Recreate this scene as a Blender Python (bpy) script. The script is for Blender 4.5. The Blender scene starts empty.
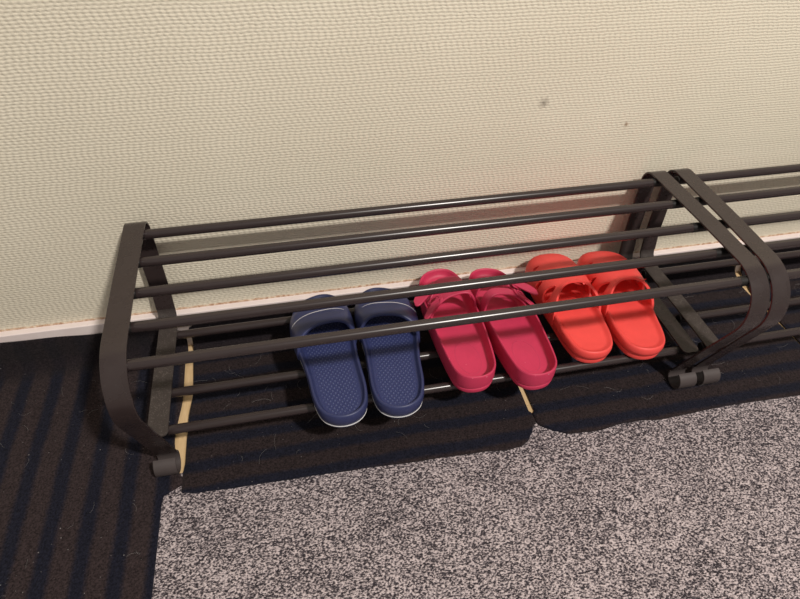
import bpy, bmesh, math, random
from mathutils import Vector, Matrix
random.seed(7)
C = bpy.context.scene.collection
PI = math.pi

# ------------------------------------------------------------------ helpers
def link(o, parent=None):
    C.objects.link(o)
    if parent is not None:
        o.parent = parent
    return o

def mesh_obj(name, verts, faces, mat=None, parent=None, smooth=True, merge=0.0, sharp=35):
    me = bpy.data.meshes.new(name)
    me.from_pydata([tuple(v) for v in verts], [], faces)
    bm = bmesh.new(); bm.from_mesh(me)
    if merge:
        bmesh.ops.remove_doubles(bm, verts=bm.verts, dist=merge)
    bmesh.ops.recalc_face_normals(bm, faces=bm.faces)
    for f in bm.faces: f.smooth = smooth
    if smooth and sharp:
        lim = math.radians(sharp)
        for e in bm.edges:
            if len(e.link_faces) == 2 and e.calc_face_angle(0) > lim: e.smooth = False
    bm.to_mesh(me); bm.free()
    if mat: me.materials.append(mat)
    return link(bpy.data.objects.new(name, me), parent)

def thing(name, label, cat, loc=(0, 0, 0), rz=0.0, group=None):
    o = bpy.data.objects.new(name, None); C.objects.link(o)
    o.empty_display_size = 0.05
    o.location = loc; o.rotation_euler = (0, 0, rz)
    tag(o, label, cat, group)
    return o

def tag(o, label, cat, group=None):
    o['label'] = label; o['category'] = cat
    if group: o['group'] = group
    return o

def structure(o):
    o['kind'] = 'structure'
    return o

def box(name, lo, hi, mat, parent=None, bevel=0.0):
    bm = bmesh.new()
    bmesh.ops.create_cube(bm, size=1)
    for v in bm.verts:
        v.co = Vector([(lo[i] + hi[i]) / 2 + v.co[i] * (hi[i] - lo[i]) for i in range(3)])
    if bevel:
        bmesh.ops.bevel(bm, geom=bm.edges[:], offset=bevel, segments=3, affect='EDGES', profile=0.5)
    me = bpy.data.meshes.new(name); bm.to_mesh(me); bm.free()
    me.materials.append(mat)
    return link(bpy.data.objects.new(name, me), parent)

def lerp(a, b, t): return a + (b - a) * t
def clamp(x, a=0.0, b=1.0): return max(a, min(b, x))
def sstep(a, b, x):
    t = clamp((x - a) / (b - a)); return t * t * (3 - 2 * t)
def interp(pts, x):
    if x <= pts[0][0]: return pts[0][1]
    for (x0, y0), (x1, y1) in zip(pts, pts[1:]):
        if x <= x1:
            t = (x - x0) / (x1 - x0); t = t * t * (3 - 2 * t)
            return lerp(y0, y1, t)
    return pts[-1][1]

# ------------------------------------------------------------------ node helper
class NT:
    def __init__(s, name):
        s.m = bpy.data.materials.new(name); s.m.use_nodes = True
        s.t = s.m.node_tree; s.b = s.t.nodes['Principled BSDF']
    def n(s, typ, **kw):
        o = s.t.nodes.new(typ)
        for k, v in kw.items():
            if k.startswith('i_'):
                o.inputs[int(k[2:])].default_value = v
            else: setattr(o, k, v)
        return o
    def l(s, a, b): s.t.links.new(a, b)
    def math(s, op, a, b=None, c=None):
        o = s.n('ShaderNodeMath', operation=op)
        for i, v in enumerate((a, b, c)):
            if v is None: continue
            if hasattr(v, 'is_linked'): s.l(v, o.inputs[i])
            else: o.inputs[i].default_value = v
        return o.outputs[0]
    def coord(s, out='Object'):
        return s.n('ShaderNodeTexCoord').outputs[out]
    def xyz(s, v):
        o = s.n('ShaderNodeSeparateXYZ'); s.l(v, o.inputs[0]); return o.outputs
    def noise(s, v, scale, detail=2.0, rough=0.5, mul=None):
        if mul:
            mp = s.n('ShaderNodeMapping'); mp.inputs['Scale'].default_value = mul
            s.l(v, mp.inputs['Vector']); v = mp.outputs[0]
        o = s.n('ShaderNodeTexNoise'); o.inputs['Scale'].default_value = scale
        o.inputs['Detail'].default_value = detail; o.inputs['Roughness'].default_value = rough
        s.l(v, o.inputs['Vector']); return o.outputs['Fac']
    def ramp(s, f, stops, interp='LINEAR'):
        o = s.n('ShaderNodeValToRGB'); e = o.color_ramp; e.interpolation = interp
        while len(e.elements) < len(stops): e.elements.new(0.5)
        for el, (p, c) in zip(e.elements, stops):
            el.position = p; el.color = (*c, 1) if len(c) == 3 else c
        s.l(f, o.inputs[0]); return o.outputs[0]
    def mix(s, f, a, b):
        o = s.n('ShaderNodeMix', data_type='RGBA')
        if hasattr(f, 'is_linked'): s.l(f, o.inputs[0])
        else: o.inputs[0].default_value = f
        for i, v in ((6, a), (7, b)):
            if hasattr(v, 'is_linked'): s.l(v, o.inputs[i])
            else: o.inputs[i].default_value = (*v, 1)
        return o.outputs[2]
    def bump(s, h, strength=0.5, dist=0.001):
        o = s.n('ShaderNodeBump'); o.inputs['Strength'].default_value = strength
        o.inputs['Distance'].default_value = dist
        s.l(h, o.inputs['Height']); s.l(o.outputs[0], s.b.inputs['Normal'])
    def set(s, col=None, rough=None, spec=None, **kw):
        if col is not None:
            if hasattr(col, 'is_linked'): s.l(col, s.b.inputs['Base Color'])
            else: s.b.inputs['Base Color'].default_value = (*col, 1)
        if rough is not None:
            if hasattr(rough, 'is_linked'): s.l(rough, s.b.inputs['Roughness'])
            else: s.b.inputs['Roughness'].default_value = rough
        if spec is not None: s.b.inputs['Specular IOR Level'].default_value = spec
        for k, v in kw.items(): s.b.inputs[k].default_value = v
        return s

def srgb(r, g, b):
    f = lambda c: (c / 255 / 12.92) if c / 255 <= 0.04045 else ((c / 255 + 0.055) / 1.055) ** 2.4
    return (f(r), f(g), f(b))

# ------------------------------------------------------------------ materials
def mat_wall():
    s = NT('woven_wallpaper'); co = s.coord(); o = s.xyz(co)
    jit = s.noise(co, 85, 2)
    jz = s.math('MULTIPLY', s.math('SUBTRACT', jit, 0.5), 0.0030)
    wob = s.noise(co, 9, 1)
    wz = s.math('MULTIPLY', s.math('SUBTRACT', wob, 0.5), 0.004)
    z = s.math('ADD', s.math('ADD', o[2], jz), wz)
    PX, PZ = 0.0078, 0.0040
    row = s.math('FLOOR', s.math('DIVIDE', z, PZ))
    x = s.math('ADD', s.math('ADD', o[0], jz), s.math('MULTIPLY', s.math('FRACT', s.math('MULTIPLY', s.math('SINE', s.math('MULTIPLY', row, 12.9898)), 4375.85)), PX))
    cx = s.math('COSINE', s.math('MULTIPLY', x, 2 * PI / PX))
    cz = s.math('COSINE', s.math('MULTIPLY', s.math('SUBTRACT', s.math('FRACT', s.math('DIVIDE', z, PZ)), 0.5), 2 * PI))
    k = s.math('ADD', s.math('MULTIPLY', cx, 0.85), s.math('MULTIPLY', cz, 0.45))
    fine = s.noise(co, 500, 3, 0.6)
    h = s.math('ADD', s.math('MULTIPLY', k, 0.5), s.math('MULTIPLY', fine, 0.55))
    s.bump(h, 0.80, 0.0009)
    blot = s.noise(co, 5, 3)
    col = s.ramp(blot, [(0.3, (0.715, 0.662, 0.535)), (0.7, (0.755, 0.704, 0.576))])
    # two small stains that belong to the wall
    def stain(px, pz, r):
        dx = s.math('SUBTRACT', o[0], px); dz = s.math('SUBTRACT', o[2], pz)
        d = s.math('SQRT', s.math('ADD', s.math('MULTIPLY', dx, dx), s.math('MULTIPLY', dz, dz)))
        d = s.math('ADD', d, s.math('MULTIPLY', s.math('SUBTRACT', s.noise(co, 260, 2), 0.5), 0.014))
        m = s.math('SUBTRACT', 1.0, s.math('DIVIDE', d, r)); m.node.use_clamp = True
        return s.math('MULTIPLY', m, 0.7)
    col = s.mix(stain(0.561, 0.376, 0.0095), col, (0.20, 0.17, 0.14))
    col = s.mix(stain(0.702, 0.332, 0.006), col, (0.28, 0.16, 0.09))
    s.set(col, 0.75, 0.25)
    return s.m

def mat_paint():
    s = NT('rack_brown_paint'); co = s.coord()
    n = s.noise(co, 35, 4, 0.6)
    dust = s.noise(co, 420, 2, 0.6)
    f = s.math('MULTIPLY', s.math('SUBTRACT', dust, 0.66), 5.0); f.node.use_clamp = True
    f = s.math('MULTIPLY', f, 0.10)
    col = s.mix(f, s.ramp(n, [(0.3, (0.029, 0.0200, 0.0194)), (0.7, (0.034, 0.0240, 0.0235))]), (0.4, 0.36, 0.33))
    s.set(col, s.ramp(n, [(0.3, (0.23,) * 3), (0.7, (0.32,) * 3)]), 0.5)
    s.bump(s.noise(co, 900, 2), 0.06, 0.0005)
    return s.m

def mat_dusty():
    s = NT('rack_brown_paint_dusty'); co = s.coord()
    a = s.noise(co, 130, 5, 0.75); b = s.noise(co, 700, 2, 0.6)
    f = s.math('ADD', s.math('MULTIPLY', s.math('SUBTRACT', a, 0.47), 1.8), s.math('MULTIPLY', s.math('SUBTRACT', b, 0.58), 3.5))
    f.node.use_clamp = True
    f = s.math('MULTIPLY', f, 0.55)
    col = s.mix(f, (0.042, 0.033, 0.030), (0.36, 0.32, 0.29))
    s.set(col, 0.55, 0.4)
    return s.m

def plain(name, col, rough=0.5, spec=0.5, bump=0.0, bscale=600, var=0.06, **kw):
    s = NT(name); co = s.coord(); n = s.noise(co, 40, 4, 0.6)
    lo = tuple(c * (1 - var) for c in col); hi = tuple(min(1, c * (1 + var)) for c in col)
    s.set(s.ramp(n, [(0.3, lo), (0.7, hi)]), rough, spec, **kw)
    if bump: s.bump(s.noise(co, bscale, 3, 0.6), bump, 0.0004)
    return s.m

def mat_foam_speck(name, col, rough, light):
    s = NT(name); co = s.coord(); n = s.noise(co, 30, 3)
    lo = tuple(c * 0.93 for c in col); hi = tuple(min(1, c * 1.07) for c in col)
    base = s.ramp(n, [(0.3, lo), (0.7, hi)])
    sp = s.noise(co, 260, 1, 0.4)
    f = s.math('MULTIPLY', s.math('SUBTRACT', sp, 0.80), 30.0); f.node.use_clamp = True
    s.set(s.mix(s.math('MULTIPLY', f, 0.7), base, light), rough, 0.4)
    s.bump(s.noise(co, 1200, 2), 0.12, 0.0003)
    return s.m

def mat_footbed_navy():
    s = NT('navy_textured_footbed'); co = s.coord(); o = s.xyz(co)
    P = 0.0062
    u = s.math('ADD', s.math('MULTIPLY', o[0], 1.0), s.math('MULTIPLY', o[1], 0.75))
    v = s.math('SUBTRACT', s.math('MULTIPLY', o[0], 1.0), s.math('MULTIPLY', o[1], 0.75))
    cu = s.math('COSINE', s.math('MULTIPLY', u, 2 * PI / P)); cv = s.math('COSINE', s.math('MULTIPLY', v, 2 * PI / P))
    k = s.math('MULTIPLY', s.math('ADD', cu, cv), 0.5)
    k = s.math('MAXIMUM', k, 0.0)
    # the raised diamonds only lie in the middle of the footbed
    vc = s.n('ShaderNodeVertexColor', layer_name='mid')
    k = s.math('MULTIPLY', k, vc.outputs[0])
    col = s.mix(s.math('MULTIPLY', s.math('POWER', k, 2.0), 0.55), (0.026, 0.035, 0.120), (0.15, 0.18, 0.33))
    s.set(col, 0.5, 0.45)
    s.bump(k, 0.5, 0.0012)
    return s.m

def mat_mat(name, along_x, sh, period):
    """dark doormat pile with navy and brown stripes"""
    s = NT(name); co = s.coord(); o = s.xyz(co)
    wob = s.math('MULTIPLY', s.math('SUBTRACT', s.noise(co, 14, 3), 0.5), 0.008)
    fz = s.math('MULTIPLY', s.math('SUBTRACT', s.noise(co, 260, 2), 0.5), 0.006)
    c = o[1] if along_x else o[0]
    c = s.math('ADD', s.math('ADD', c, wob), fz)
    w = s.math('SINE', s.math('MULTIPLY', s.math('ADD', c, sh), 2 * PI / period))
    f = s.math('MULTIPLY_ADD', w, 1.1, 0.75); f.node.use_clamp = True
    pile = s.noise(co, 420, 3, 0.7, (1.0, 1.0, 1.0))
    rib = s.noise(co, 240, 2, 0.6, (1.0, 0.25, 1) if not along_x else (1.0, 0.25, 1))
    kb = 0.80 if along_x else 1.0
    brown = s.ramp(pile, [(0.3, (0.0075 * kb, 0.0055 * kb, 0.0060 * kb)), (0.75, (0.058 * kb, 0.041 * kb, 0.043 * kb))])
    navy = s.ramp(pile, [(0.3, (0.0032, 0.0036, 0.0070)), (0.75, (0.018, 0.019, 0.034))])
    col = s.mix(f, navy, brown)
    # stripes fade into a plain dark tone along the rear margin
    rear_f = s.math('MULTIPLY', s.math('ADD', s.math('ADD', o[1], 0.052), wob), 40.0); rear_f.node.use_clamp = True
    plainc = s.ramp(pile, [(0.3, (0.0045, 0.0040, 0.0052)), (0.75, (0.028, 0.022, 0.025))])
    col = s.mix(s.math('MULTIPLY', rear_f, 0.85), col, plainc)
    lint = s.noise(co, 330, 1, 0.3)
    lf = s.math('MULTIPLY', s.math('SUBTRACT', lint, 0.80), 30.0); lf.node.use_clamp = True
    col = s.mix(s.math('MULTIPLY', lf, 0.5), col, (0.35, 0.33, 0.33))
    s.set(col, 0.95, 0.08)
    s.b.inputs['Sheen Weight'].default_value = 0.05
    h = s.math('ADD', pile, rib)
    s.bump(h, 0.8, 0.0016)
    return s.m

def mat_grey_carpet():
    s = NT('salt_and_pepper_carpet'); co = s.coord()
    rot = s.n('ShaderNodeMapping'); rot.inputs['Rotation'].default_value = (0, 0, 0.45)
    rot.inputs['Scale'].default_value = (1.0, 1.45, 1.0)
    s.l(co, rot.inputs['Vector']); v = rot.outputs[0]
    a = s.noise(v, 370, 2.0, 0.6)
    big = s.noise(co, 18, 3, 0.5)
    f = s.math('ADD', a, s.math('MULTIPLY', s.math('SUBTRACT', big, 0.5), 0.12))
    col = s.ramp(f, [(0.37, (0.012, 0.011, 0.016)), (0.46, (0.075, 0.066, 0.074)), (0.525, (0.34, 0.29, 0.30)), (0.63, (0.69, 0.60, 0.61))])
    tint = s.noise(co, 120, 1)
    col = s.mix(s.math('MULTIPLY', tint, 0.2), col, s.mix(tint, (0.20, 0.15, 0.14), (0.2, 0.18, 0.22)))
    s.set(col, 0.95, 0.1)
    s.bump(a, 1.0, 0.003)
    return s.m

def mat_wood():
    s = NT('pale_wooden_floor'); co = s.coord()
    n = s.noise(co, 22, 4, 0.6, (6, 1, 1)); g = s.noise(co, 300, 3, 0.7)
    c = s.ramp(n, [(0.3, (0.62, 0.43, 0.22)), (0.7, (0.74, 0.54, 0.31))])
    f = s.math('MULTIPLY', s.math('SUBTRACT', g, 0.62), 4.0); f.node.use_clamp = True
    s.set(s.mix(s.math('MULTIPLY', f, 0.4), c, (0.30, 0.17, 0.07)), 0.55, 0.3)
    return s.m

def mat_skirting():
    s = NT('white_painted_skirting'); co = s.coord()
    n = s.noise(co, 30, 3); d = s.noise(co, 260, 2, 0.6)
    f = s.math('MULTIPLY', s.math('SUBTRACT', d, 0.74), 14.0); f.node.use_clamp = True
    base = s.ramp(n, [(0.3, (0.80, 0.70, 0.68)), (0.7, (0.85, 0.76, 0.74))])
    s.set(s.mix(s.math('MULTIPLY', f, 0.5), base, (0.30, 0.18, 0.12)), 0.4, 0.4)
    return s.m

def mat_wall_seam():
    s = NT('rusty_wallpaper_edge'); co = s.coord()
    n = s.noise(co, 150, 3, 0.7, (1, 1, 1))
    s.set(s.ramp(n, [(0.35, (0.40, 0.23, 0.15)), (0.5, (0.58, 0.41, 0.29)), (0.62, (0.70, 0.60, 0.48))]), 0.9, 0.1)
    s.bump(n, 0.6, 0.001)
    return s.m

M = dict(
    wall=mat_wall(), paint=mat_paint(), dusty=mat_dusty(),
    rail=plain('rail_brown_paint', (0.030, 0.0210, 0.0212), 0.25, 0.55),
    black=plain('black_plastic_cap', (0.010, 0.009, 0.009), 0.45, 0.4),
    foot=plain('rack_grey_brown_foot', (0.062, 0.050, 0.049), 0.5, 0.4, 0.05),
    navy=plain('navy_foam', (0.028, 0.036, 0.110), 0.42, 0.5, 0.10, 900),
    navy_bed=mat_footbed_navy(),
    navy_dark=plain('dark_navy_outsole', (0.010, 0.012, 0.032), 0.55, 0.4),
    trim=plain('pale_trim_line', (0.66, 0.66, 0.68), 0.35, 0.5),
    crimson=mat_foam_speck('crimson_foam', (0.55, 0.036, 0.098), 0.5, (0.95, 0.55, 0.6)),
    crimson_strap=plain('crimson_strap_foam', (0.52, 0.036, 0.098), 0.45, 0.45, 0.08, 700),
    red=plain('coral_red_foam', (0.84, 0.078, 0.070), 0.5, 0.4, 0.08, 900, 0.04),
    mat_y=mat_mat('doormat_stripes_lengthwise', False, 0.142, 0.044),
    mat_x=mat_mat('doormat_stripes_crosswise', True, 0.2405, 0.0395),
    grey=mat_grey_carpet(), wood=mat_wood(), skirt=mat_skirting(), seam=mat_wall_seam(),
    lint=plain('pale_lint', (0.26, 0.25, 0.25), 0.9, 0.1),
)

# ------------------------------------------------------------------ setting
X0, X1 = -0.75, 2.2
structure(box('wall_back', (X0, 0.0, -0.02), (X1, 0.08, 2.4), M['wall']))
structure(box('floor', (X0, -2.2, -0.02), (X1, 0.0, 0.0), M['wood']))
structure(box('baseboard_back', (X0, -0.012, 0.0), (X1, 0.0, 0.0735), M['skirt'], bevel=0.0015))

def wallpaper_edge():
    vs, fs = [], []
    n = 900
    for i in range(n + 1):
        x = lerp(X0, X1, i / n)
        h = 0.0016 + 0.0014 * random.random()
        d = 0.0007 + 0.0006 * random.random()
        b = 0.0733
        vs += [(x, 0.0, b), (x, -d, b), (x, -d * 0.8, b + h), (x, 0.0, b + h + 0.0006)]
    for i in range(n):
        a = i * 4; c = a + 4
        for k in range(4):
            fs.append((a + k, a + (k + 1) % 4, c + (k + 1) % 4, c + k))
    return structure(mesh_obj('trim_1', vs, fs, M['seam'], None, True))
wallpaper_edge()

# ------------------------------------------------------------------ carpets
def carpet_slab(name, xs, ys, top, mat):
    # gridded slab with a softly uneven top
    nx, ny = 90, 50
    vs, fs = [], []
    for j in range(ny + 1):
        for i in range(nx + 1):
            x = lerp(xs[0], xs[1], i / nx); y = lerp(ys[0], ys[1], j / ny)
            vs.append((x, y, top + 0.00025 * math.sin(x * 37 + y * 11) * math.sin(y * 29)))
    for j in range(ny):
        for i in range(nx):
            a = j * (nx + 1) + i
            fs.append((a, a + 1, a + nx + 2, a + nx + 1))
    ring = [i for i in range(nx + 1)] + [j * (nx + 1) + nx for j in range(1, ny + 1)] + \
           [ny * (nx + 1) + i for i in range(nx - 1, -1, -1)] + [j * (nx + 1) for j in range(ny - 1, 0, -1)]
    b0 = len(vs)
    for r in ring: vs.append((vs[r][0], vs[r][1], 0.0))
    for k in range(len(ring)):
        k2 = (k + 1) % len(ring)
        fs.append((ring[k], ring[k2], b0 + k2, b0 + k))
    fs.append(tuple(b0 + k for k in range(len(ring))))
    return mesh_obj(name, vs, fs, mat, None, True)

o = carpet_slab('grey_carpet', (-0.70, 2.1), (-1.9, -0.2545), 0.0014, M['grey'])
tag(o, 'salt and pepper speckled grey carpet in front of the dark doormats', 'carpet')

def doormat(name, xl, xr, yf, flap, mat, label, corner_l=0.0, corner_r=0.0, nx=120):
    """mat lying on the floor whose rear margin turns up against the skirting;
    xl, xr, yf, flap are functions (of y, y, x, x)"""
    yb, r = -0.0175, 0.016
    th = 0.0042
    z0 = 0.0018
    path = []
    ny = 60
    vs, fs = [], []
    nf = 8
    def pt(i, t):
        """t in 0..1 flat part from the front to the bend, 1..2 bend, 2..3 flap"""
        a = i / nx
        if t <= 1:
            # front edge position with rounded corners
            y_end = yb - r
            xm = lerp(xl(-0.28), xr(-0.28), a)
            yfr = yf(xm)
            wdt = xr(-0.28) - xl(-0.28)
            dl, dr = a * wdt, (1 - a) * wdt
            if corner_l and dl < corner_l: yfr += corner_l * 0.8 * (1 - math.sqrt(max(0, 1 - (1 - dl / corner_l) ** 2)))
            if corner_r and dr < corner_r: yfr += corner_r * 0.8 * (1 - math.sqrt(max(0, 1 - (1 - dr / corner_r) ** 2)))
            y = lerp(yfr, y_end, t)
            x = lerp(xl(y), xr(y), a)
            z = z0 + th + 0.0009 * math.sin(x * 21 + 1.3) * math.sin(y * 27 + x * 5)
            return Vector((x, y, z)), Vector((0, 0, 1))
        x = lerp(xl(yb), xr(yb), a)
        if t <= 2:
            an = (t - 1) * PI / 2
            c = Vector((x, yb - r, z0 + th + r))
            nrm = Vector((0, -math.sin(an), math.cos(an)))
            return c - nrm * r, nrm
        z1 = flap(x)
        return Vector((x, yb + 0.0009 * math.sin(x * 60) * (t - 2), lerp(z0 + th + r, z1, t - 2))), Vector((0, -1, 0))
    ts = [k / ny for k in range(ny)] + [1 + k / 8 for k in range(8)] + [2 + k / nf for k in range(nf + 1)]
    ts[0:1] = [0.0, 0.002, 0.006]
    rows = len(ts)
    for t in ts:
        for i in range(nx + 1):
            p, n = pt(i, t)
            e = 0.0
            if t == 0.0 or i in (0, nx) or t == ts[-1]: e = 0.0022
            elif t == 0.002: e = 0.0008
            vs.append(p - n * e)
    for t in ts:
        for i in range(nx + 1):
            p, n = pt(i, t)
            q = p - n * th
            vs.append(q)
    off = rows * (nx + 1)
    for j in range(rows - 1):
        for i in range(nx):
            a = j * (nx + 1) + i
            fs.append((a, a + 1, a + nx + 2, a + nx + 1))
            fs.append((off + a, off + a + nx + 1, off + a + nx + 2, off + a + 1))
    for j in range(rows - 1):
        for i in (0, nx):
            a = j * (nx + 1) + i
            fs.append((a, a + nx + 1, off + a + nx + 1, off + a))
    for i in range(nx):
        for j in (0, rows - 1):
            a = j * (nx + 1) + i
            fs.append((a, off + a, off + a + 1, a + 1))
    o = mesh_obj(name, vs, fs, mat, None, True, sharp=60)
    tag(o, label, 'doormat', 'dark striped doormats along the wall')
    return o

lin = lambda pts: (lambda v: interp(pts, v))
wav = lambda base, amp, f, ph: (lambda x: base + amp * math.sin(x * f + ph) + 0.4 * amp * math.sin(x * f * 2.7 + ph * 2))
doormat('doormat', lambda y: -0.62, lin([(-0.75, -0.027), (-0.30, -0.0215), (-0.2800, -0.0195), (-0.2775, 0.0031), (-0.258, 0.0031), (-0.252, -0.004), (-0.20, -0.011), (-0.12, -0.004), (-0.04, -0.005), (-0.02, -0.001)]),
        lambda x: -0.72, lin([(-0.62, 0.066), (-0.26, 0.062), (-0.117, 0.056), (-0.03, 0.050), (0.0, 0.037)]), M['mat_y'],
        'dark doormat left of the shoe racks with stripes running towards the viewer')
doormat('doormat', lin([(-0.30, 0.0032), (-0.256, 0.0034), (-0.252, 0.0045), (-0.24, 0.006), (-0.17, 0.0065), (-0.12, 0.0105), (-0.03, 0.0075)]),
        lin([(-0.28, 0.5095), (-0.268, 0.5128), (-0.2545, 0.5128), (-0.2515, 0.5095), (-0.21, 0.5105), (0.0, 0.513)]),
        lin([(0.0, -0.285), (0.025, -0.2895), (0.08, -0.292), (0.16, -0.2945), (0.242, -0.297), (0.33, -0.301), (0.414, -0.304), (0.455, -0.308), (0.475, -0.3065), (0.489, -0.300), (0.500, -0.288), (0.507, -0.274)]), lin([(0.0, 0.041), (0.03, 0.052), (0.25, 0.056), (0.53, 0.055)]), M['mat_x'],
        'dark cross-striped doormat under the navy slides and crimson sandals')
doormat('doormat', lin([(-0.29, 0.5175), (-0.268, 0.5138), (-0.2545, 0.5140), (-0.2515, 0.5182), (-0.21, 0.5188), (0.0, 0.521)]),
        lin([(-0.30, 1.021), (-0.167, 1.0225), (-0.06, 1.0190), (-0.03, 1.0265), (0.0, 1.028)]),
        lin([(0.515, -0.276), (0.5215, -0.282), (0.533, -0.292), (0.554, -0.3005), (0.60, -0.3035), (0.636, -0.299), (0.67, -0.299), (0.70, -0.303), (0.81, -0.300), (0.945, -0.304), (1.02, -0.302)]), lin([(0.53, 0.054), (0.95, 0.060), (1.05, 0.050)]), M['mat_x'],
        'dark cross-striped doormat under the coral clogs and the touching rack ends', 0.0, 0.02)
doormat('doormat', lin([(-0.30, 1.0235), (-0.175, 1.0268), (-0.130, 1.0280), (-0.0777, 1.0265), (-0.03, 1.040), (0.0, 1.042)]), lambda y: 1.56,
        wav(-0.304, 0.003, 15, 2.5), lin([(1.05, 0.055), (1.2, 0.050), (1.5, 0.055)]), M['mat_x'],
        'dark cross-striped doormat under the far right shoe rack', 0.02, 0.02)

# ------------------------------------------------------------------ shoe racks
L, W = 0.75, 0.0272
GAP = 0.0143
def fillet_path(pts, n=10):
    """pts: (y, z, radius) -> smooth 2-d polyline"""
    out = []
    for i, (y, z, r) in enumerate(pts):
        p = Vector((y, z))
        if i in (0, len(pts) - 1) or r <= 0:
            out.append(p); continue
        a = Vector(pts[i - 1][:2]) - p; b = Vector(pts[i + 1][:2]) - p
        a.normalize(); b.normalize()
        ang = a.angle(b)
        d = r / math.tan(ang / 2)
        bis = (a + b).normalized()
        c = p + bis * (r / math.sin(ang / 2))
        p0 = p + a * d; p1 = p + b * d
        a0 = math.atan2(*(p0 - c).yx); a1 = math.atan2(*(p1 - c).yx)
        da = (a1 - a0 + PI) % (2 * PI) - PI
        for k in range(n + 1):
            t = a0 + da * k / n
            out.append(c + Vector((math.cos(t), math.sin(t))) * r)
    return out

def strip_mesh(name, path, x0, x1, th, mat, parent, round_end=None):
    """flat steel band following path in the (y, z) plane, wide along x"""
    nrm = []
    for i in range(len(path)):
        a = path[max(0, i - 1)]; b = path[min(len(path) - 1, i + 1)]
        t = (b - a).normalized(); nrm.append(Vector((-t.y, t.x)))
    e = 0.0005
    vs, fs = [], []
    total = [0]
    for i in range(1, len(path)): total.append(total[-1] + (path[i] - path[i - 1]).length)
    for i, (p, n) in enumerate(zip(path, nrm)):
        h = th / 2
        cut = 0.0
        if round_end:
            r = round_end
            d = total[-1] - total[i]
            if d < r: cut = r - math.sqrt(max(0, r * r - (r - d) ** 2))
        a, b = x0 + cut, x1 - cut
        ring = [(a + e, h), (b - e, h), (b, h - e), (b, -h + e), (b - e, -h), (a + e, -h), (a, -h + e), (a, h - e)]
        for x, k in ring:
            q = p + n * k
            vs.append((x, q.x, q.y))
    m = 8
    for i in range(len(path) - 1):
        for k in range(m):
            fs.append((i * m + k, i * m + (k + 1) % m, (i + 1) * m + (k + 1) % m, (i + 1) * m + k))
    fs.append(tuple(range(m))); fs.append(tuple((len(path) - 1) * m + k for k in range(m)))
    return mesh_obj(name, vs, fs, mat, parent, True, sharp=30)

def tube(name, p0, p1, r, mat, parent, seg=24, bev=0.0008):
    p0, p1 = Vector(p0), Vector(p1)
    ax = (p1 - p0).normalized()
    u = ax.orthogonal().normalized(); v = ax.cross(u)
    vs, fs = [], []
    stations = [(p0, r - bev), (p0 + ax * bev, r), (p1 - ax * bev, r), (p1, r - bev)]
    for c, rr in stations:
        for k in range(seg):
            a = 2 * PI * k / seg
            vs.append(c + (u * math.cos(a) + v * math.sin(a)) * rr)
    for j in range(3):
        for k in range(seg):
            fs.append((j * seg + k, j * seg + (k + 1) % seg, (j + 1) * seg + (k + 1) % seg, (j + 1) * seg + k))
    fs.append(tuple(range(seg))); fs.append(tuple(3 * seg + k for k in range(seg)))
    return mesh_obj(name, vs, fs, mat, parent, True, sharp=40)

MATTOP = 0.0060
UP = [(-0.0440, 0.2533), (-0.2635, 0.2375)]      # first and last upper rail (y, z)
LOW = [(-0.0545, 0.0695), (-0.2290, 0.0675)]
RR = 0.0066
TH = 0.0028
FR = 0.0160                                      # radius of the rolled foot
FY, FZ = -0.2490, MATTOP + FR

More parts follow.
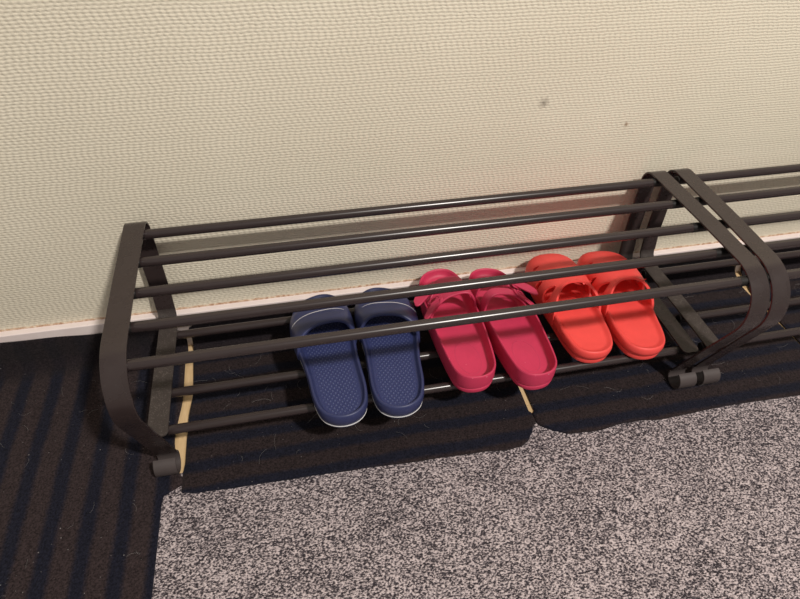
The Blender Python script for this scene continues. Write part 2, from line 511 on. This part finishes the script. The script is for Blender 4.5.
def make_rack(label):
    root = thing('shoe_rack', label, 'shoe rack', (0, 0, MATTOP), 0, 'brown metal shoe racks along the wall')
    sh = -MATTOP
    for x0 in (-W, L):
        x1 = x0 + W
        # band: rear post, top bend, upper shelf, front knee, leg down to the rolled foot
        K = Vector((-0.3200, 0.2480))                        # where the shelf line and the leg line would meet
        rr = FR - TH / 2
        d = Vector((FY, FZ)) - K
        ta = math.atan2(d.y, d.x) + math.asin(rr / d.length)  # leg runs tangent to the back of the rolled foot
        ld = Vector((math.cos(ta), math.sin(ta)))
        tn = K + ld * math.sqrt(d.length_squared - rr * rr)
        a0 = math.atan2(tn.y - FZ, tn.x - FY)
        dn = lambda y, z, r: (y, z + sh, r)
        up = fillet_path([dn(-0.0245, 0.100, 0), dn(-0.0185, 0.130, 0.06), dn(-0.0135, 0.2625, 0.0200), dn(-0.150, 0.2580, 1.2),
                          dn(K.x, K.y, 0.060), dn(tn.x, tn.y, 0)], 12)
        f = strip_mesh('side_frame', up, x0, x1, TH, M['paint'], root)
        def lean(ob, x0=x0):
            if x0 > 0:                                     # the right end frame leans outward a little at its front knee
                for v in ob.data.vertices:
                    v.co.x += 0.0105 * clamp((-v.co.y - 0.04) / 0.22) * clamp((v.co.z - 0.02) / 0.20)
        lean(f)
        curl = []
        for k in range(49):
            a = a0 - math.radians(278) * k / 48
            curl.append(Vector((FY + math.cos(a) * rr, FZ + sh + math.sin(a) * rr)))
        strip_mesh('foot', curl, x0 - 0.0005, x1 + 0.0012, TH, M['foot'], f)
        # band: lower part of the rear post, bend, lower shelf up to the leg
        zl = LOW[0][1] + RR + TH / 2 + sh
        low = fillet_path([(-0.0215, 0.112 + sh, 0), (-0.0265, zl, 0.024), (-0.150, zl - 0.0005, 0.5), (-0.2440, zl - 0.002, 0)], 10)
        # finer steps near the rounded end
        e = low[-1]; s = low[-2]
        fine = [lerp(s, e, t) for t in (0.5, 0.8, 0.9, 0.93, 0.95, 0.97, 0.985, 0.995)]
        low = low[:-1] + fine + [e]
        strip_mesh('shelf_support', low, x0 + 0.0002, x1 - 0.0002, TH, M['dusty'] if x0 < 0 else M['paint'], root, 0.008)
    def rail(y, z, ex=0.0):
        r = tube('rail', (-0.002, y, z + sh), (L + ex, y, z + sh), RR, M['rail'], root)
        for xa, xb in ((-W + 0.0005, -0.0015), (L + ex - 0.004, L + ex + W + 0.001)):
            tube('rail_cap', (xa, y, z + sh), (xb, y, z + sh), RR + 0.0002, M['black'], r)
    for i in range(5):
        t = i / 4; rail(lerp(UP[0][0], UP[1][0], t), lerp(UP[0][1], UP[1][1], t), 0.0045 * t)
    for t in (0.0, 0.645, 1.0):
        rail(lerp(LOW[0][0], LOW[1][0], t), lerp(LOW[0][1], LOW[1][1], t))
    return root

def copy_tree(o, parent=None):
    c = o.copy(); C.objects.link(c); c.parent = parent
    for ch in list(o.children): copy_tree(ch, c)
    return c

rack = make_rack('brown metal shoe rack holding the navy, crimson and coral shoes on its lower shelf')
rack2 = copy_tree(rack)
rack2['label'] = 'brown metal shoe rack at the right, cut off by the frame and empty'
rack2.location.x += L + 2 * W + GAP
for rl in rack2.children:                                  # its rail ends stick out a little past the left end frame
    if rl.name.startswith('rail'):
        for cp in rl.children:
            if cp.data.vertices[0].co.x < 0.1: cp.location.x -= 0.0025

# ------------------------------------------------------------------ shoes
def outline(ctrl, mirror, n=128):
    pts = [Vector((x * (-1 if mirror else 1), y)) / 1000 for x, y in ctrl]
    if mirror: pts = pts[::-1]
    m = len(pts); dense = []
    for i in range(m):
        p0, p1, p2, p3 = pts[i - 1], pts[i], pts[(i + 1) % m], pts[(i + 2) % m]
        # centripetal-like catmull-rom
        for k in range(24):
            t = k / 24
            dense.append(0.5 * ((2 * p1) + (p2 - p0) * t + (2 * p0 - 5 * p1 + 4 * p2 - p3) * t * t + (3 * p1 - p0 - 3 * p2 + p3) * t ** 3))
    cum = [0]
    for i in range(len(dense)):
        cum.append(cum[-1] + (dense[(i + 1) % len(dense)] - dense[i]).length)
    out = []; j = 0
    for k in range(n):
        d = cum[-1] * k / n
        while cum[j + 1] < d: j += 1
        f = (d - cum[j]) / max(1e-9, cum[j + 1] - cum[j])
        out.append(dense[j].lerp(dense[(j + 1) % len(dense)], f))
    area = sum(out[i - 1].cross(out[i]) if False else (out[i - 1].x * out[i].y - out[i - 1].y * out[i].x) for i in range(n))
    if area < 0: out = out[::-1]
    nr = []
    for i in range(n):
        t = (out[(i + 1) % n] - out[i - 1]).normalized()
        nr.append(Vector((-t.y, t.x)))      # inward for ccw
    return out, nr

class Shoe:
    def __init__(s, ctrl, mirror):
        s.o, s.n = outline(ctrl, mirror)
        s.len = max(p.y for p in s.o)
        s.skew = 0.0
        s.sgn = -1 if mirror else 1          # +1: lateral side at +x
    def span(s, y):
        xs = []
        N = len(s.o)
        for i in range(N):
            a, b = s.o[i - 1], s.o[i]
            if (a.y - y) * (b.y - y) <= 0 and a.y != b.y:
                xs.append(a.x + (b.x - a.x) * (y - a.y) / (b.y - a.y))
        if len(xs) < 2:
            p = max(s.o, key=lambda q: q.y) if y > 0.1 else min(s.o, key=lambda q: q.y)
            return p.x, p.x
        return min(xs), max(xs)
    def solid(s, name, prof, mat, parent, fan=True, closed=False, mid=False):
        """prof: list of (kind, value, zfunc): kind 'd' inset by value, 'k' shrink to the spine"""
        N = len(s.o); vs, fs = [], []
        a, b = 0.034, s.len - 0.045
        last = [p.copy() for p in s.o]
        spine = []
        for p in s.o:
            y = clamp(p.y, a, b); x0, x1 = s.span(y)
            spine.append(Vector(((x0 + x1) / 2, y)))
        rows = 0
        for kind, val, zf in prof:
            cur = []
            for i in range(N):
                if kind == 'd':
                    v = val(s.o[i].y) if callable(val) else val
                    q = s.o[i] + s.n[i] * v; cur.append(q)
                else:
                    q = spine[i].lerp(last[i], val)
                vs.append((q.x, q.y, zf(q.x, q.y)))
            if kind == 'd': last = cur
            rows += 1
        for j in range(rows - 1):
            for i in range(N):
                k = (i + 1) % N
                fs.append((j * N + i, j * N + k, (j + 1) * N + k, (j + 1) * N + i))
        if closed:
            for i in range(N):
                k = (i + 1) % N
                fs.append(((rows - 1) * N + i, (rows - 1) * N + k, k, i))
        o = mesh_obj(name, vs, fs, mat, parent, True, merge=0.00002, sharp=50)
        return o

def arch(sh, y, phi, zb, h, out=0.0, p=0.75, lift=0.0, skew=None):
    """point of an instep arch over the sole at station y; phi 0 = -x side, pi = +x side"""
    x0, x1 = sh.span(y)
    c = (x0 + x1) / 2; w = (x1 - x0) / 2 + out
    cp, sp = math.cos(phi), math.sin(phi)
    k = sh.skew if skew is None else skew
    sp = max(0.0, math.sin(phi + sh.sgn * k * sp))      # crest of the instep leans to the inner side
    ex = 0.80
    x = c - math.copysign(abs(cp) ** ex, cp) * w
    z = zb + h * (sp ** p) + lift
    return Vector((x, y, z))

def shell_from_grid(name, P, th, mat, parent, holes=None, edge=0.0012):
    """P[j][i] points -> shell of thickness th (inward), optional per-face skip"""
    nj, ni = len(P), len(P[0])
    Nn = []
    for j in range(nj):
        row = []
        for i in range(ni):
            du = P[j][min(ni - 1, i + 1)] - P[j][max(0, i - 1)]
            dv = P[min(nj - 1, j + 1)][i] - P[max(0, j - 1)][i]
            n = du.cross(dv)
            if n.length < 1e-12: n = Vector((0, 0, 1))
            row.append(n.normalized())
        Nn.append(row)
    cen = sum((P[j][i] for j in range(nj) for i in range(ni)), Vector()) / (nj * ni); cen.z -= 0.03
    flip = sum((P[j][i] - cen).dot(Nn[j][i]) for j in range(nj) for i in range(ni)) < 0
    sg = 1 if flip else -1
    vs = [P[j][i] for j in range(nj) for i in range(ni)]
    off = len(vs)
    vs += [P[j][i] + Nn[j][i] * th * sg for j in range(nj) for i in range(ni)]
    keep = [[not (holes and holes[j][i]) for i in range(ni - 1)] for j in range(nj - 1)]
    fs = []
    ecount = {}
    for j in range(nj - 1):
        for i in range(ni - 1):
            if not keep[j][i]: continue
            a = j * ni + i; q = (a, a + 1, a + ni + 1, a + ni)
            fs.append(q); fs.append(tuple(off + v for v in q[::-1]))
            for k in range(4):
                e = (q[k], q[(k + 1) % 4]); key = tuple(sorted(e))
                ecount.setdefault(key, []).append(e)
    for key, es in ecount.items():
        if len(es) == 1:
            a, b = es[0]
            fs.append((b, a, off + a, off + b))
    used = sorted({v for f in fs for v in f}); mp = {v: k for k, v in enumerate(used)}
    o = mesh_obj(name, [vs[v] for v in used], [tuple(mp[v] for v in f) for f in fs], mat, parent, True, merge=0.00001, sharp=50)
    if edge <= 0: return o
    b = o.modifiers.new('soft_edges', 'BEVEL'); b.width = edge; b.segments = 2; b.limit_method = 'ANGLE'; b.angle_limit = math.radians(50)
    return o

def band(sh, name, yb, yf, zb, hfun, th, mat, parent, ph0=0.02, ph1=PI - 0.02, out=0.001, p=0.75, nv=14, nu=56, edge=0.0012, crown=0.0):
    """strap: yb(phi), yf(phi) rear/front edge, hfun(y, phi) height"""
    P = []
    for j in range(nv + 1):
        row = []
        for i in range(nu + 1):
            phi = lerp(ph0, ph1, i / nu)
            v = j / nv
            y = lerp(yb(phi), yf(phi), v)
            q = arch(sh, y, phi, zb(y) if callable(zb) else zb, hfun(y, phi), out, p)
            q.z += crown * 4 * v * (1 - v) * math.sin(phi)
            row.append(q)
        P.append(row)
    return shell_from_grid(name, P, th, mat, parent, edge=edge)

RAILTOP = LOW[0][1] + RR + 0.0004

# ---- navy slides
NAVY = [(0, 0), (18, 4.4), (32, 18), (38.5, 44), (40, 80), (43, 112), (48, 150), (49, 186), (42, 217), (24, 240), (-5, 250),
        (-27, 243), (-41, 221), (-45, 186), (-43, 150), (-39, 112), (-38, 80), (-37, 44), (-31, 18), (-18, 4.4)]
def make_navy(label, mirror, loc, rz):
    root = thing('slide_sandal', label, 'slide sandal', loc, rz, 'rubber shoes on the lower shelf')
    s = Shoe(NAVY, mirror); s.skew = 0.12
    spring = lambda y: 0.002 * sstep(0.185, 0.255, y)
    bed = lambda x, y: 0.0215 - 0.004 * sstep(0.07, 0.16, y) + spring(y)
    rim = lambda x, y: interp([(0, 0.0300), (0.05, 0.0295), (0.10, 0.0275), (0.16, 0.0245), (0.255, 0.0205)], y) + spring(y)
    z = lambda h: (lambda x, y: h + spring(y))
    s.solid('outsole', [('k', 0, z(0.0)), ('k', 0.5, z(0.0)), ('d', 0.008, z(0.0)), ('d', 0.0045, z(0.0010)), ('d', 0.0035, z(0.0065)), ('d', 0.006, z(0.0075)), ('k', 0.5, z(0.0075)), ('k', 0, z(0.0075))], M['navy_dark'], root)
    s.solid('pale_trim', [('d', 0.0060, z(0.0066)), ('d', 0.0024, z(0.0066)), ('d', 0.0019, z(0.0073)), ('d', 0.0024, z(0.0082)), ('d', 0.0060, z(0.0082))], M['trim'], root, closed=True)
    blend = lambda d: (lambda x, y: bed(x, y))
    prof = [('k', 0, z(0.0083)), ('d', 0.010, z(0.0083)), ('d', 0.0030, z(0.0083)), ('d', 0.0022, z(0.0092)), ('d', 0.0006, z(0.018)),
            ('d', 0.0012, lambda x, y: rim(x, y) - 0.0025), ('d', 0.0024, lambda x, y: rim(x, y) - 0.0004), ('d', 0.0036, lambda x, y: rim(x, y)),
            ('d', 0.0050, lambda x, y: rim(x, y) - 0.0004), ('d', 0.0066, lambda x, y: lerp(rim(x, y), bed(x, y), 0.5)), ('d', 0.0085, lambda x, y: lerp(rim(x, y), bed(x, y), 0.9)), ('d', 0.0098, lambda x, y: bed(x, y))]
    ks = [0.93, 0.85, 0.7, 0.5, 0.25, 0]
    prof += [('k', k, lambda x, y, k=k: bed(x, y) - 0.001 * (1 - k)) for k in ks]
    o = s.solid('footbed', prof, M['navy'], root)
    # assign textured material to the inner faces and paint the fade of the diamond relief
    me = o.data; me.materials.append(M['navy_bed'])
    for f in me.polygons:
        c = f.center
        x0, x1 = s.span(c.y)
        inside = min(c.x - x0, x1 - c.x) > 0.0095 and c.z > 0.012 and f.normal.z > 0.3 and 0.0095 < c.y < s.len - 0.009
        if inside: f.material_index = 1
    at = me.color_attributes.new('mid', 'FLOAT_COLOR', 'POINT')
    for v in me.vertices:
        x0, x1 = s.span(v.co.y)
        d = min(v.co.x - x0, x1 - v.co.x, v.co.y, s.len - v.co.y)
        f = sstep(0.010, 0.016, d)
        at.data[v.index].color = (f, f, f, 1)
    # broad instep band
    sg = s.sgn
    def yb(phi): return 0.133 + 0.017 * math.sin(phi) ** 1.3 - 0.010 * sg * math.cos(phi) * -1 * 0.6
    def yf(phi): return 0.206 + 0.010 * math.sin(phi) + 0.004 * sg * math.cos(phi)
    def h(y, phi): return interp([(0.13, 0.049), (0.15, 0.047), (0.195, 0.032), (0.215, 0.026)], y)
    zb = 0.0105
    st = band(s, 'strap', yb, yf, zb, h, 0.0055, M['navy'], root, 0.0, PI, 0.0012, 0.72, 20, 64, 0.0018)
    # pale line near the front edge of the strap
    P = []
    for j in range(4):
        row = []
        for i in range(61):
            phi = lerp(0.40, 2.35, i / 60)
            if sg > 0: phi = PI - phi
            wdt = 0.0014 * math.sin((i / 60) * PI) ** 0.5 + 0.0001
            y = yf(phi) - 0.027 - 0.004 * (1 - math.sin(phi)) + (j / 3 - 0.5) * wdt
            row.append(arch(s, y, phi, zb, h(y, phi), 0.0015, 0.72, 0.0001))
        P.append(row)
    shell_from_grid('strap_line', P, 0.0008, M['trim'], st, edge=0.0001)
    return root

make_navy('navy blue rubber slide, left one of the pair, nearest the left rack end', True, (0.2305, -0.2820, RAILTOP), math.radians(3.5))
make_navy('navy blue rubber slide, right one of the pair, beside the crimson sandals', False, (0.3020, -0.2820, RAILTOP), math.radians(-4.0))

# ---- crimson sandals
CRIM = [(0, 0), (18, 4), (30, 17), (35, 42), (38, 78), (39.5, 108), (40.5, 143), (40, 180), (36, 210), (22, 231), (-2, 239),
        (-23, 233), (-35, 212), (-38, 180), (-38.5, 143), (-38, 108), (-37, 78), (-34, 42), (-29, 17), (-17, 4)]
def make_crimson(label, mirror, loc, rz):
    root = thing('buckle_sandal', label, 'sandal', loc, rz, 'rubber shoes on the lower shelf')
    s = Shoe(CRIM, mirror); s.skew = 0.42
    spring = lambda y: 0.004 * sstep(0.18, 0.25, y)
    bed = lambda x, y: 0.0195 - 0.003 * sstep(0.07, 0.16, y) + 0.003 * sstep(0.20, 0.25, y) + spring(y)
    rim = lambda x, y: interp([(0, 0.0365), (0.06, 0.0370), (0.10, 0.0390), (0.13, 0.040), (0.17, 0.036), (0.21, 0.030), (0.24, 0.030)], y) + spring(y)
    z = lambda h: (lambda x, y: h + spring(y))
    prof = [('k', 0, z(0.0)), ('k', 0.6, z(0.0)), ('d', 0.0065, z(0.0)), ('d', 0.0030, z(0.0012)), ('d', 0.0016, z(0.0075)), ('d', 0.0022, z(0.0090)), ('d', 0.0036, z(0.0100)), ('d', 0.0036, z(0.0112)),
            ('d', 0.0012, z(0.0122)), ('d', 0.0006, z(0.018)), ('d', 0.0008, lambda x, y: rim(x, y) - 0.003), ('d', 0.0012, lambda x, y: rim(x, y) - 0.0006), ('d', 0.0022, lambda x, y: rim(x, y)),
            ('d', 0.0036, lambda x, y: rim(x, y) - 0.0006), ('d', 0.0046, lambda x, y: lerp(rim(x, y), bed(x, y), 0.3)), ('d', 0.0060, lambda x, y: lerp(rim(x, y), bed(x, y), 0.7)), ('d', 0.0085, lambda x, y: lerp(rim(x, y), bed(x, y), 0.95)), ('d', 0.0115, bed)]
    prof += [('k', k, lambda x, y, k=k: bed(x, y) - 0.001 * (1 - k)) for k in (0.92, 0.8, 0.65, 0.5, 0.3, 0.15, 0)]
    sole = s.solid('sole', prof, M['crimson'], root)
    # oval ridge pressed into the heel
    vs, fs = [], []
    n, m = 56, 8
    for i in range(n):
        a = 2 * PI * i / n
        cx, cy = 0.0175 * math.cos(a), 0.052 + 0.031 * math.sin(a)
        nx, ny = math.cos(a) / 0.0175, math.sin(a) / 0.031
        l = math.hypot(nx, ny); nx /= l; ny /= l
        for k in range(m):
            b = 2 * PI * k / m
            vs.append((cx + nx * 0.0011 * math.cos(b), cy + ny * 0.0011 * math.cos(b), bed(0, cy) - 0.0008 + 0.0007 * math.sin(b)))
    for i in range(n):
        for k in range(m):
            fs.append((i * m + k, i * m + (k + 1) % m, ((i + 1) % n) * m + (k + 1) % m, ((i + 1) % n) * m + k))
    mesh_obj('heel_ridge', vs, fs, M['crimson_strap'], sole)
    sg = s.sgn
    lat = lambda phi: max(0.0, -math.cos(phi) * sg) ** 1.5     # 1 at the lateral (outer) side
    zb = lambda y: 0.012
    specs = [
        ('instep_strap', lambda phi: 0.130 + 0.012 * math.sin(phi) - 0.010 * lat(phi), lambda phi: 0.149 + 0.009 * math.sin(phi) - 0.013 * lat(phi),
         lambda y, phi: interp([(0.12, 0.054), (0.17, 0.050)], y), 0.150),
        ('toe_strap', lambda phi: 0.168 + 0.010 * math.sin(phi) - 0.028 * lat(phi), lambda phi: 0.196 + 0.007 * math.sin(phi) - 0.028 * lat(phi),
         lambda y, phi: interp([(0.165, 0.048), (0.205, 0.034)], y), 0.190)]
    for nm, yb, yf, h, ym in specs:
        st = band(s, nm, yb, yf, zb, h, 0.0034, M['crimson_strap'], root, 0.0, PI, 0.0006, 0.80, 10, 60, 0.0010)
        # overlapping tab with a rounded free end lying outside the arch on the outer side
        P = []
        for j in range(9):
            row = []
            for i in range(25):
                u = i / 24                                    # 0 = free end low outside, 1 = up on the arch
                ang = lerp(0.50 if nm == 'toe_strap' else 0.55, 1.30, u)
                phi = ang if sg < 0 else PI - ang
                v = j / 8
                y0, y1 = yb(phi) + 0.001, yf(phi) - 0.001
                yc = (y0 + y1) / 2; hw = (y1 - y0) / 2
                if u < 0.25: hw *= math.sqrt(max(0.02, 1 - ((0.25 - u) / 0.25) ** 2 * 0.85))
                y = yc + (v - 0.5) * 2 * hw - (0.011 if nm == 'toe_strap' else 0.012) * (1 - u)
                q = arch(s, y, phi, 0.012, h(y, phi), 0.0036 + (0.019 if nm == 'toe_strap' else 0.010) * (1 - u) ** 1.5, 0.80, 0.0030 + (0.012 if nm == 'toe_strap' else 0.0) * (1 - u))
                row.append(q)
            P.append(row)
        tb = shell_from_grid('strap_tab', P, 0.0026, M['crimson_strap'], st, edge=0.0006)
        # moulded buckle: a small frame with a pin
        P2 = []
        a0 = 1.02 if sg < 0 else PI - 1.02
        yc = (yb(a0) + yf(a0)) / 2; hw = (yf(a0) - yb(a0)) / 2 + 0.0015
        def bk(dphi, dy, lift):
            phi = a0 + dphi * (1 if sg < 0 else -1)
            y = yc + dy
            return arch(s, y, phi, 0.012, h(y, phi), 0.0050, 0.80, 0.0030 + lift)
        vs, fs = [], []
        path = []
        for k in range(48):
            a = 2 * PI * k / 48
            cx = math.copysign(abs(math.cos(a)) ** 0.45, math.cos(a)); sx = math.copysign(abs(math.sin(a)) ** 0.45, math.sin(a))
            path.append((cx * 0.20, sx * hw))
        for (dp, dy) in path:
            for k in range(6):
                b = 2 * PI * k / 6
                vs.append(bk(dp * (1 + 0.16 * math.cos(b)), dy * (1 + 0.10 * math.cos(b)), 0.0014 * math.sin(b)))
        for i in range(48):
            for k in range(6):
                fs.append((i * 6 + k, i * 6 + (k + 1) % 6, ((i + 1) % 48) * 6 + (k + 1) % 6, ((i + 1) % 48) * 6 + k))
        b0 = len(vs)
        for i in range(9):
            dp = lerp(-0.2, 0.2, i / 8)
            for k in range(6):
                b = 2 * PI * k / 6
                vs.append(bk(dp, 0.0016 * math.cos(b), 0.0014 * math.sin(b) + 0.0004))
        for i in range(8):
            for k in range(6):
                fs.append((b0 + i * 6 + k, b0 + i * 6 + (k + 1) % 6, b0 + (i + 1) * 6 + (k + 1) % 6, b0 + (i + 1) * 6 + k))
        mesh_obj('buckle', vs, fs, M['crimson_strap'], st)
    return root

make_crimson('crimson two-strap buckle sandal, left one of the pair, beside the navy slides', True, (0.4170, -0.2575, RAILTOP), math.radians(0.3))
make_crimson('crimson two-strap buckle sandal, right one of the pair, beside the coral clogs', False, (0.5030, -0.2695, RAILTOP), math.radians(2.0))

# ---- coral clogs
CLOG = [(0, 0), (18, 4), (31, 17), (37, 42), (39, 75), (41, 105), (44, 138), (45, 168), (41, 198), (26, 220), (0, 230),
        (-25, 224), (-39, 201), (-42, 168), (-41, 138), (-39, 105), (-38, 75), (-36, 42), (-30, 17), (-17, 4)]
def make_clog(label, mirror, loc, rz):
    root = thing('backless_clog', label, 'clog', loc, rz, 'rubber shoes on the lower shelf')
    s = Shoe(CLOG, mirror)
    spring = lambda y: 0.006 * sstep(0.17, 0.236, y)
    bed = lambda x, y: 0.0230 - 0.003 * sstep(0.06, 0.15, y) + spring(y)
    rim = lambda x, y: interp([(0, 0.0265), (0.05, 0.0280), (0.085, 0.0330), (0.10, 0.0280), (0.16, 0.024), (0.236, 0.022)], y) + spring(y)
    z = lambda h: (lambda x, y: h + spring(y))
    prof = [('k', 0, z(0.0)), ('k', 0.6, z(0.0)), ('d', 0.0070, z(0.0)), ('d', 0.0038, z(0.0014)), ('d', 0.0022, z(0.0085)), ('d', 0.0030, z(0.0096)), ('d', 0.0030, z(0.0106)),
            ('d', 0.0014, z(0.0116)), ('d', 0.0004, z(0.018)), ('d', 0.0010, lambda x, y: rim(x, y) - 0.0030), ('d', 0.0020, lambda x, y: rim(x, y) - 0.0008), ('d', 0.0034, lambda x, y: rim(x, y)),
            ('d', 0.0050, lambda x, y: rim(x, y) - 0.0008), ('d', 0.0064, lambda x, y: lerp(rim(x, y), bed(x, y), 0.4)), ('d', 0.0085, lambda x, y: lerp(rim(x, y), bed(x, y), 0.85)), ('d', 0.0110, bed)]
    prof += [('k', k, lambda x, y, k=k: bed(x, y) - 0.0012 * (1 - k)) for k in (0.92, 0.8, 0.65, 0.5, 0.3, 0.15, 0)]
    s.solid('sole', prof, M['red'], root)
    # upper: dome from the instep opening to the toe with cut-outs
    sg = s.sgn
    nu, nv = 150, 120
    ytoe = s.len - 0.0006
    def yb(phi): return 0.079 + 0.033 * math.sin(phi) ** 1.5
    def h(y):
        t = clamp((y - 0.075) / (ytoe - 0.075))
        return (0.056 + 0.004 * math.sin(t * PI) - 0.016 * t) * math.sqrt(max(0.0, 1 - t ** 4.2))
    def pos(u, phi):
        """u 0 rear edge, 1 toe"""
        uu = math.sin(u * PI / 2) ** 0.9 if False else 1 - (1 - u) ** 1.7
        y = lerp(yb(phi), ytoe, uu)
        q = arch(s, y, phi, 0.013 + spring(y) * 0.8, h(y), 0.0008, 0.66)
        # thick rolled lip around the opening
        q.z += 0.0022 * math.exp(-((y - yb(phi)) / 0.006) ** 2) * math.sin(phi)
        return q
    # cut-outs as ellipses in (phi-arc, y) millimetres; (phi centre, y, half length, half width, tilt)
    R = 52.0
    cuts = []
    for side in (-1, 1):
        cuts.append((0.52, 115.5, 20.5, 7.5, -0.03, side))      # wide leaf beside the opening
        cuts.append((0.38, 143, 12, 3.8, -0.18, side))      # second leaf nearer the toe
    cuts.append((0.73, 175.5, 9.0, 2.7, 0.0, -1))
    def fcut(c, phi, y):
        pc, yc, a, b, tilt, side = c
        ang = phi if side < 0 else PI - phi
        du = (ang - pc) * R; dv = y * 1000 - yc
        ca, sa = math.cos(tilt), math.sin(tilt)
        p = du * ca + dv * sa; q = -du * sa + dv * ca
        bb = b * (1 - 0.45 * clamp(p / a, -1, 1))
        return (p / a) ** 2 + (q / bb) ** 2
    phis = [lerp(0.0, PI, i / nu) for i in range(nu + 1)]
    us = [lerp(0.0, 1.0, j / nv) for j in range(nv + 1)]
    def yv(u, phi): return lerp(yb(phi), ytoe, 1 - (1 - u) ** 1.7)
    prm = [[(us[j], phis[i]) for i in range(nu + 1)] for j in range(nv + 1)]
    holes = [[False] * nu for _ in range(nv)]
    for j in range(nv):
        for i in range(nu):
            pc = (phis[i] + phis[i + 1]) / 2; uc = (us[j] + us[j + 1]) / 2
            if any(fcut(c, pc, yv(uc, pc)) < 1 for c in cuts): holes[j][i] = True
    # pull rim vertices of the holes onto the ellipse
    for j in range(1, nv):
        for i in range(1, nu):
            adj = [holes[j - 1][i - 1], holes[j - 1][i], holes[j][i - 1], holes[j][i]]
            if any(adj) and not all(adj):
                u, phi = prm[j][i]; y = yv(u, phi)
                c = min(cuts, key=lambda c: abs(fcut(c, phi, y) - 1))
                pc, yc, a, b, tilt, side = c
                phc = pc if side < 0 else PI - pc
                lo, hi = 0.3, 2.5
                for _ in range(24):
                    m = (lo + hi) / 2
                    if fcut(c, phc + (phi - phc) * m, (yc + (y * 1000 - yc) * m) / 1000) < 1: lo = m
                    else: hi = m
                m = clamp(lo, 0.75, 1.35)
                p2 = phc + (phi - phc) * m; y2 = (yc + (y * 1000 - yc) * m) / 1000
                uu = clamp((y2 - yb(p2)) / (ytoe - yb(p2)), 0, 0.9999)
                prm[j][i] = (1 - (1 - uu) ** (1 / 1.7), p2)
    P = [[pos(*prm[j][i]) for i in range(nu + 1)] for j in range(nv + 1)]
    shell_from_grid('upper', P, 0.0036, M['red'], root, holes, edge=0.0)
    return root

make_clog('coral red backless clog, left one of the pair, beside the crimson sandals', True, (0.6050, -0.2400, RAILTOP), math.radians(-1.2))
make_clog('coral red backless clog, right one of the pair, nearest the touching rack ends', False, (0.6830, -0.2485, RAILTOP), math.radians(-4.8))

# ------------------------------------------------------------------ lint on the doormats
def lint():
    rnd = random.Random(3)
    vs, fs = [], []
    def fibre(x, y, ln, r):
        n = 9; a = rnd.uniform(0, 2 * PI); k = rnd.uniform(-2.6, 2.6)
        px, py = x, y; base = len(vs)
        for i in range(n):
            z = 0.0078 + 0.0006 * math.sin(i * 0.9 + x * 99) + 0.0006
            t = Vector((math.cos(a), math.sin(a), 0)); s = Vector((-t.y, t.x, 0))
            for q in range(3):
                b = 2 * PI * q / 3
                vs.append(Vector((px, py, z)) + s * r * math.cos(b) + Vector((0, 0, r * math.sin(b))))
            px += math.cos(a) * ln / n; py += math.sin(a) * ln / n; a += k / n
        for i in range(n - 1):
            for q in range(3):
                fs.append((base + i * 3 + q, base + i * 3 + (q + 1) % 3, base + (i + 1) * 3 + (q + 1) % 3, base + (i + 1) * 3 + q))
    def crumb(x, y, r):
        base = len(vs)
        for d in ((1, 0, 0), (-1, 0, 0), (0, 1, 0), (0, -1, 0), (0, 0, 1), (0, 0, -1)):
            vs.append(Vector((x + d[0] * r * rnd.uniform(.6, 1.2), y + d[1] * r * rnd.uniform(.6, 1.2), 0.0071 + r * 0.7 + d[2] * r)))
        for t in ((0, 2, 4), (2, 1, 4), (1, 3, 4), (3, 0, 4), (2, 0, 5), (1, 2, 5), (3, 1, 5), (0, 3, 5)):
            fs.append(tuple(base + k for k in t))
    for _ in range(120):
        fibre(rnd.uniform(0.03, 1.2), rnd.uniform(-0.268, -0.05), rnd.uniform(0.008, 0.035), 0.00010)
    for _ in range(30):
        fibre(rnd.uniform(-0.3, -0.03), rnd.uniform(-0.45, -0.05), rnd.uniform(0.008, 0.03), 0.00009)
    for _ in range(70):
        crumb(rnd.uniform(0.03, 1.2), rnd.uniform(-0.268, -0.05), rnd.uniform(0.0003, 0.0008))
    for _ in range(45):
        crumb(rnd.uniform(-0.3, -0.03), rnd.uniform(-0.45, -0.05), rnd.uniform(0.0003, 0.0009))
    o = mesh_obj('lint', vs, fs, M['lint'], None, False)
    o['kind'] = 'stuff'
    tag(o, 'pale lint fibres and crumbs scattered over the dark doormats', 'lint')
lint()

# ------------------------------------------------------------------ light
w = bpy.data.worlds.new('World'); bpy.context.scene.world = w
w.use_nodes = True
w.node_tree.nodes['Background'].inputs[0].default_value = (1.0, 0.91, 0.82, 1)
w.node_tree.nodes['Background'].inputs[1].default_value = 0.36
ld = bpy.data.lights.new('ceiling_lamp', 'POINT'); ld.energy = 310; ld.color = (1.0, 0.938, 0.87); ld.shadow_soft_size = 0.085
lo = bpy.data.objects.new('ceiling_lamp', ld); C.objects.link(lo); lo.location = (1.18, -1.80, 2.55)

# ------------------------------------------------------------------ camera
cd = bpy.data.cameras.new('camera'); cam = bpy.data.objects.new('camera', cd); C.objects.link(cam)
cam.location = (0.19138656562869258, -0.7226785718900018, 0.7219426080269319)
cam.rotation_euler = (0.8218988185472529, -0.02247170137482835, -0.21041423153797695)
cd.sensor_width = 36.0; cd.sensor_fit = 'HORIZONTAL'
cd.lens = 36.0 * 576.9086 / 800; cd.clip_start = 0.02
sc = bpy.context.scene
sc.camera = cam
sc.view_settings.view_transform = 'Standard'; sc.view_settings.look = 'None'
sc.view_settings.exposure = 0.0; sc.view_settings.gamma = 1.0; sc.view_settings.use_curve_mapping = False
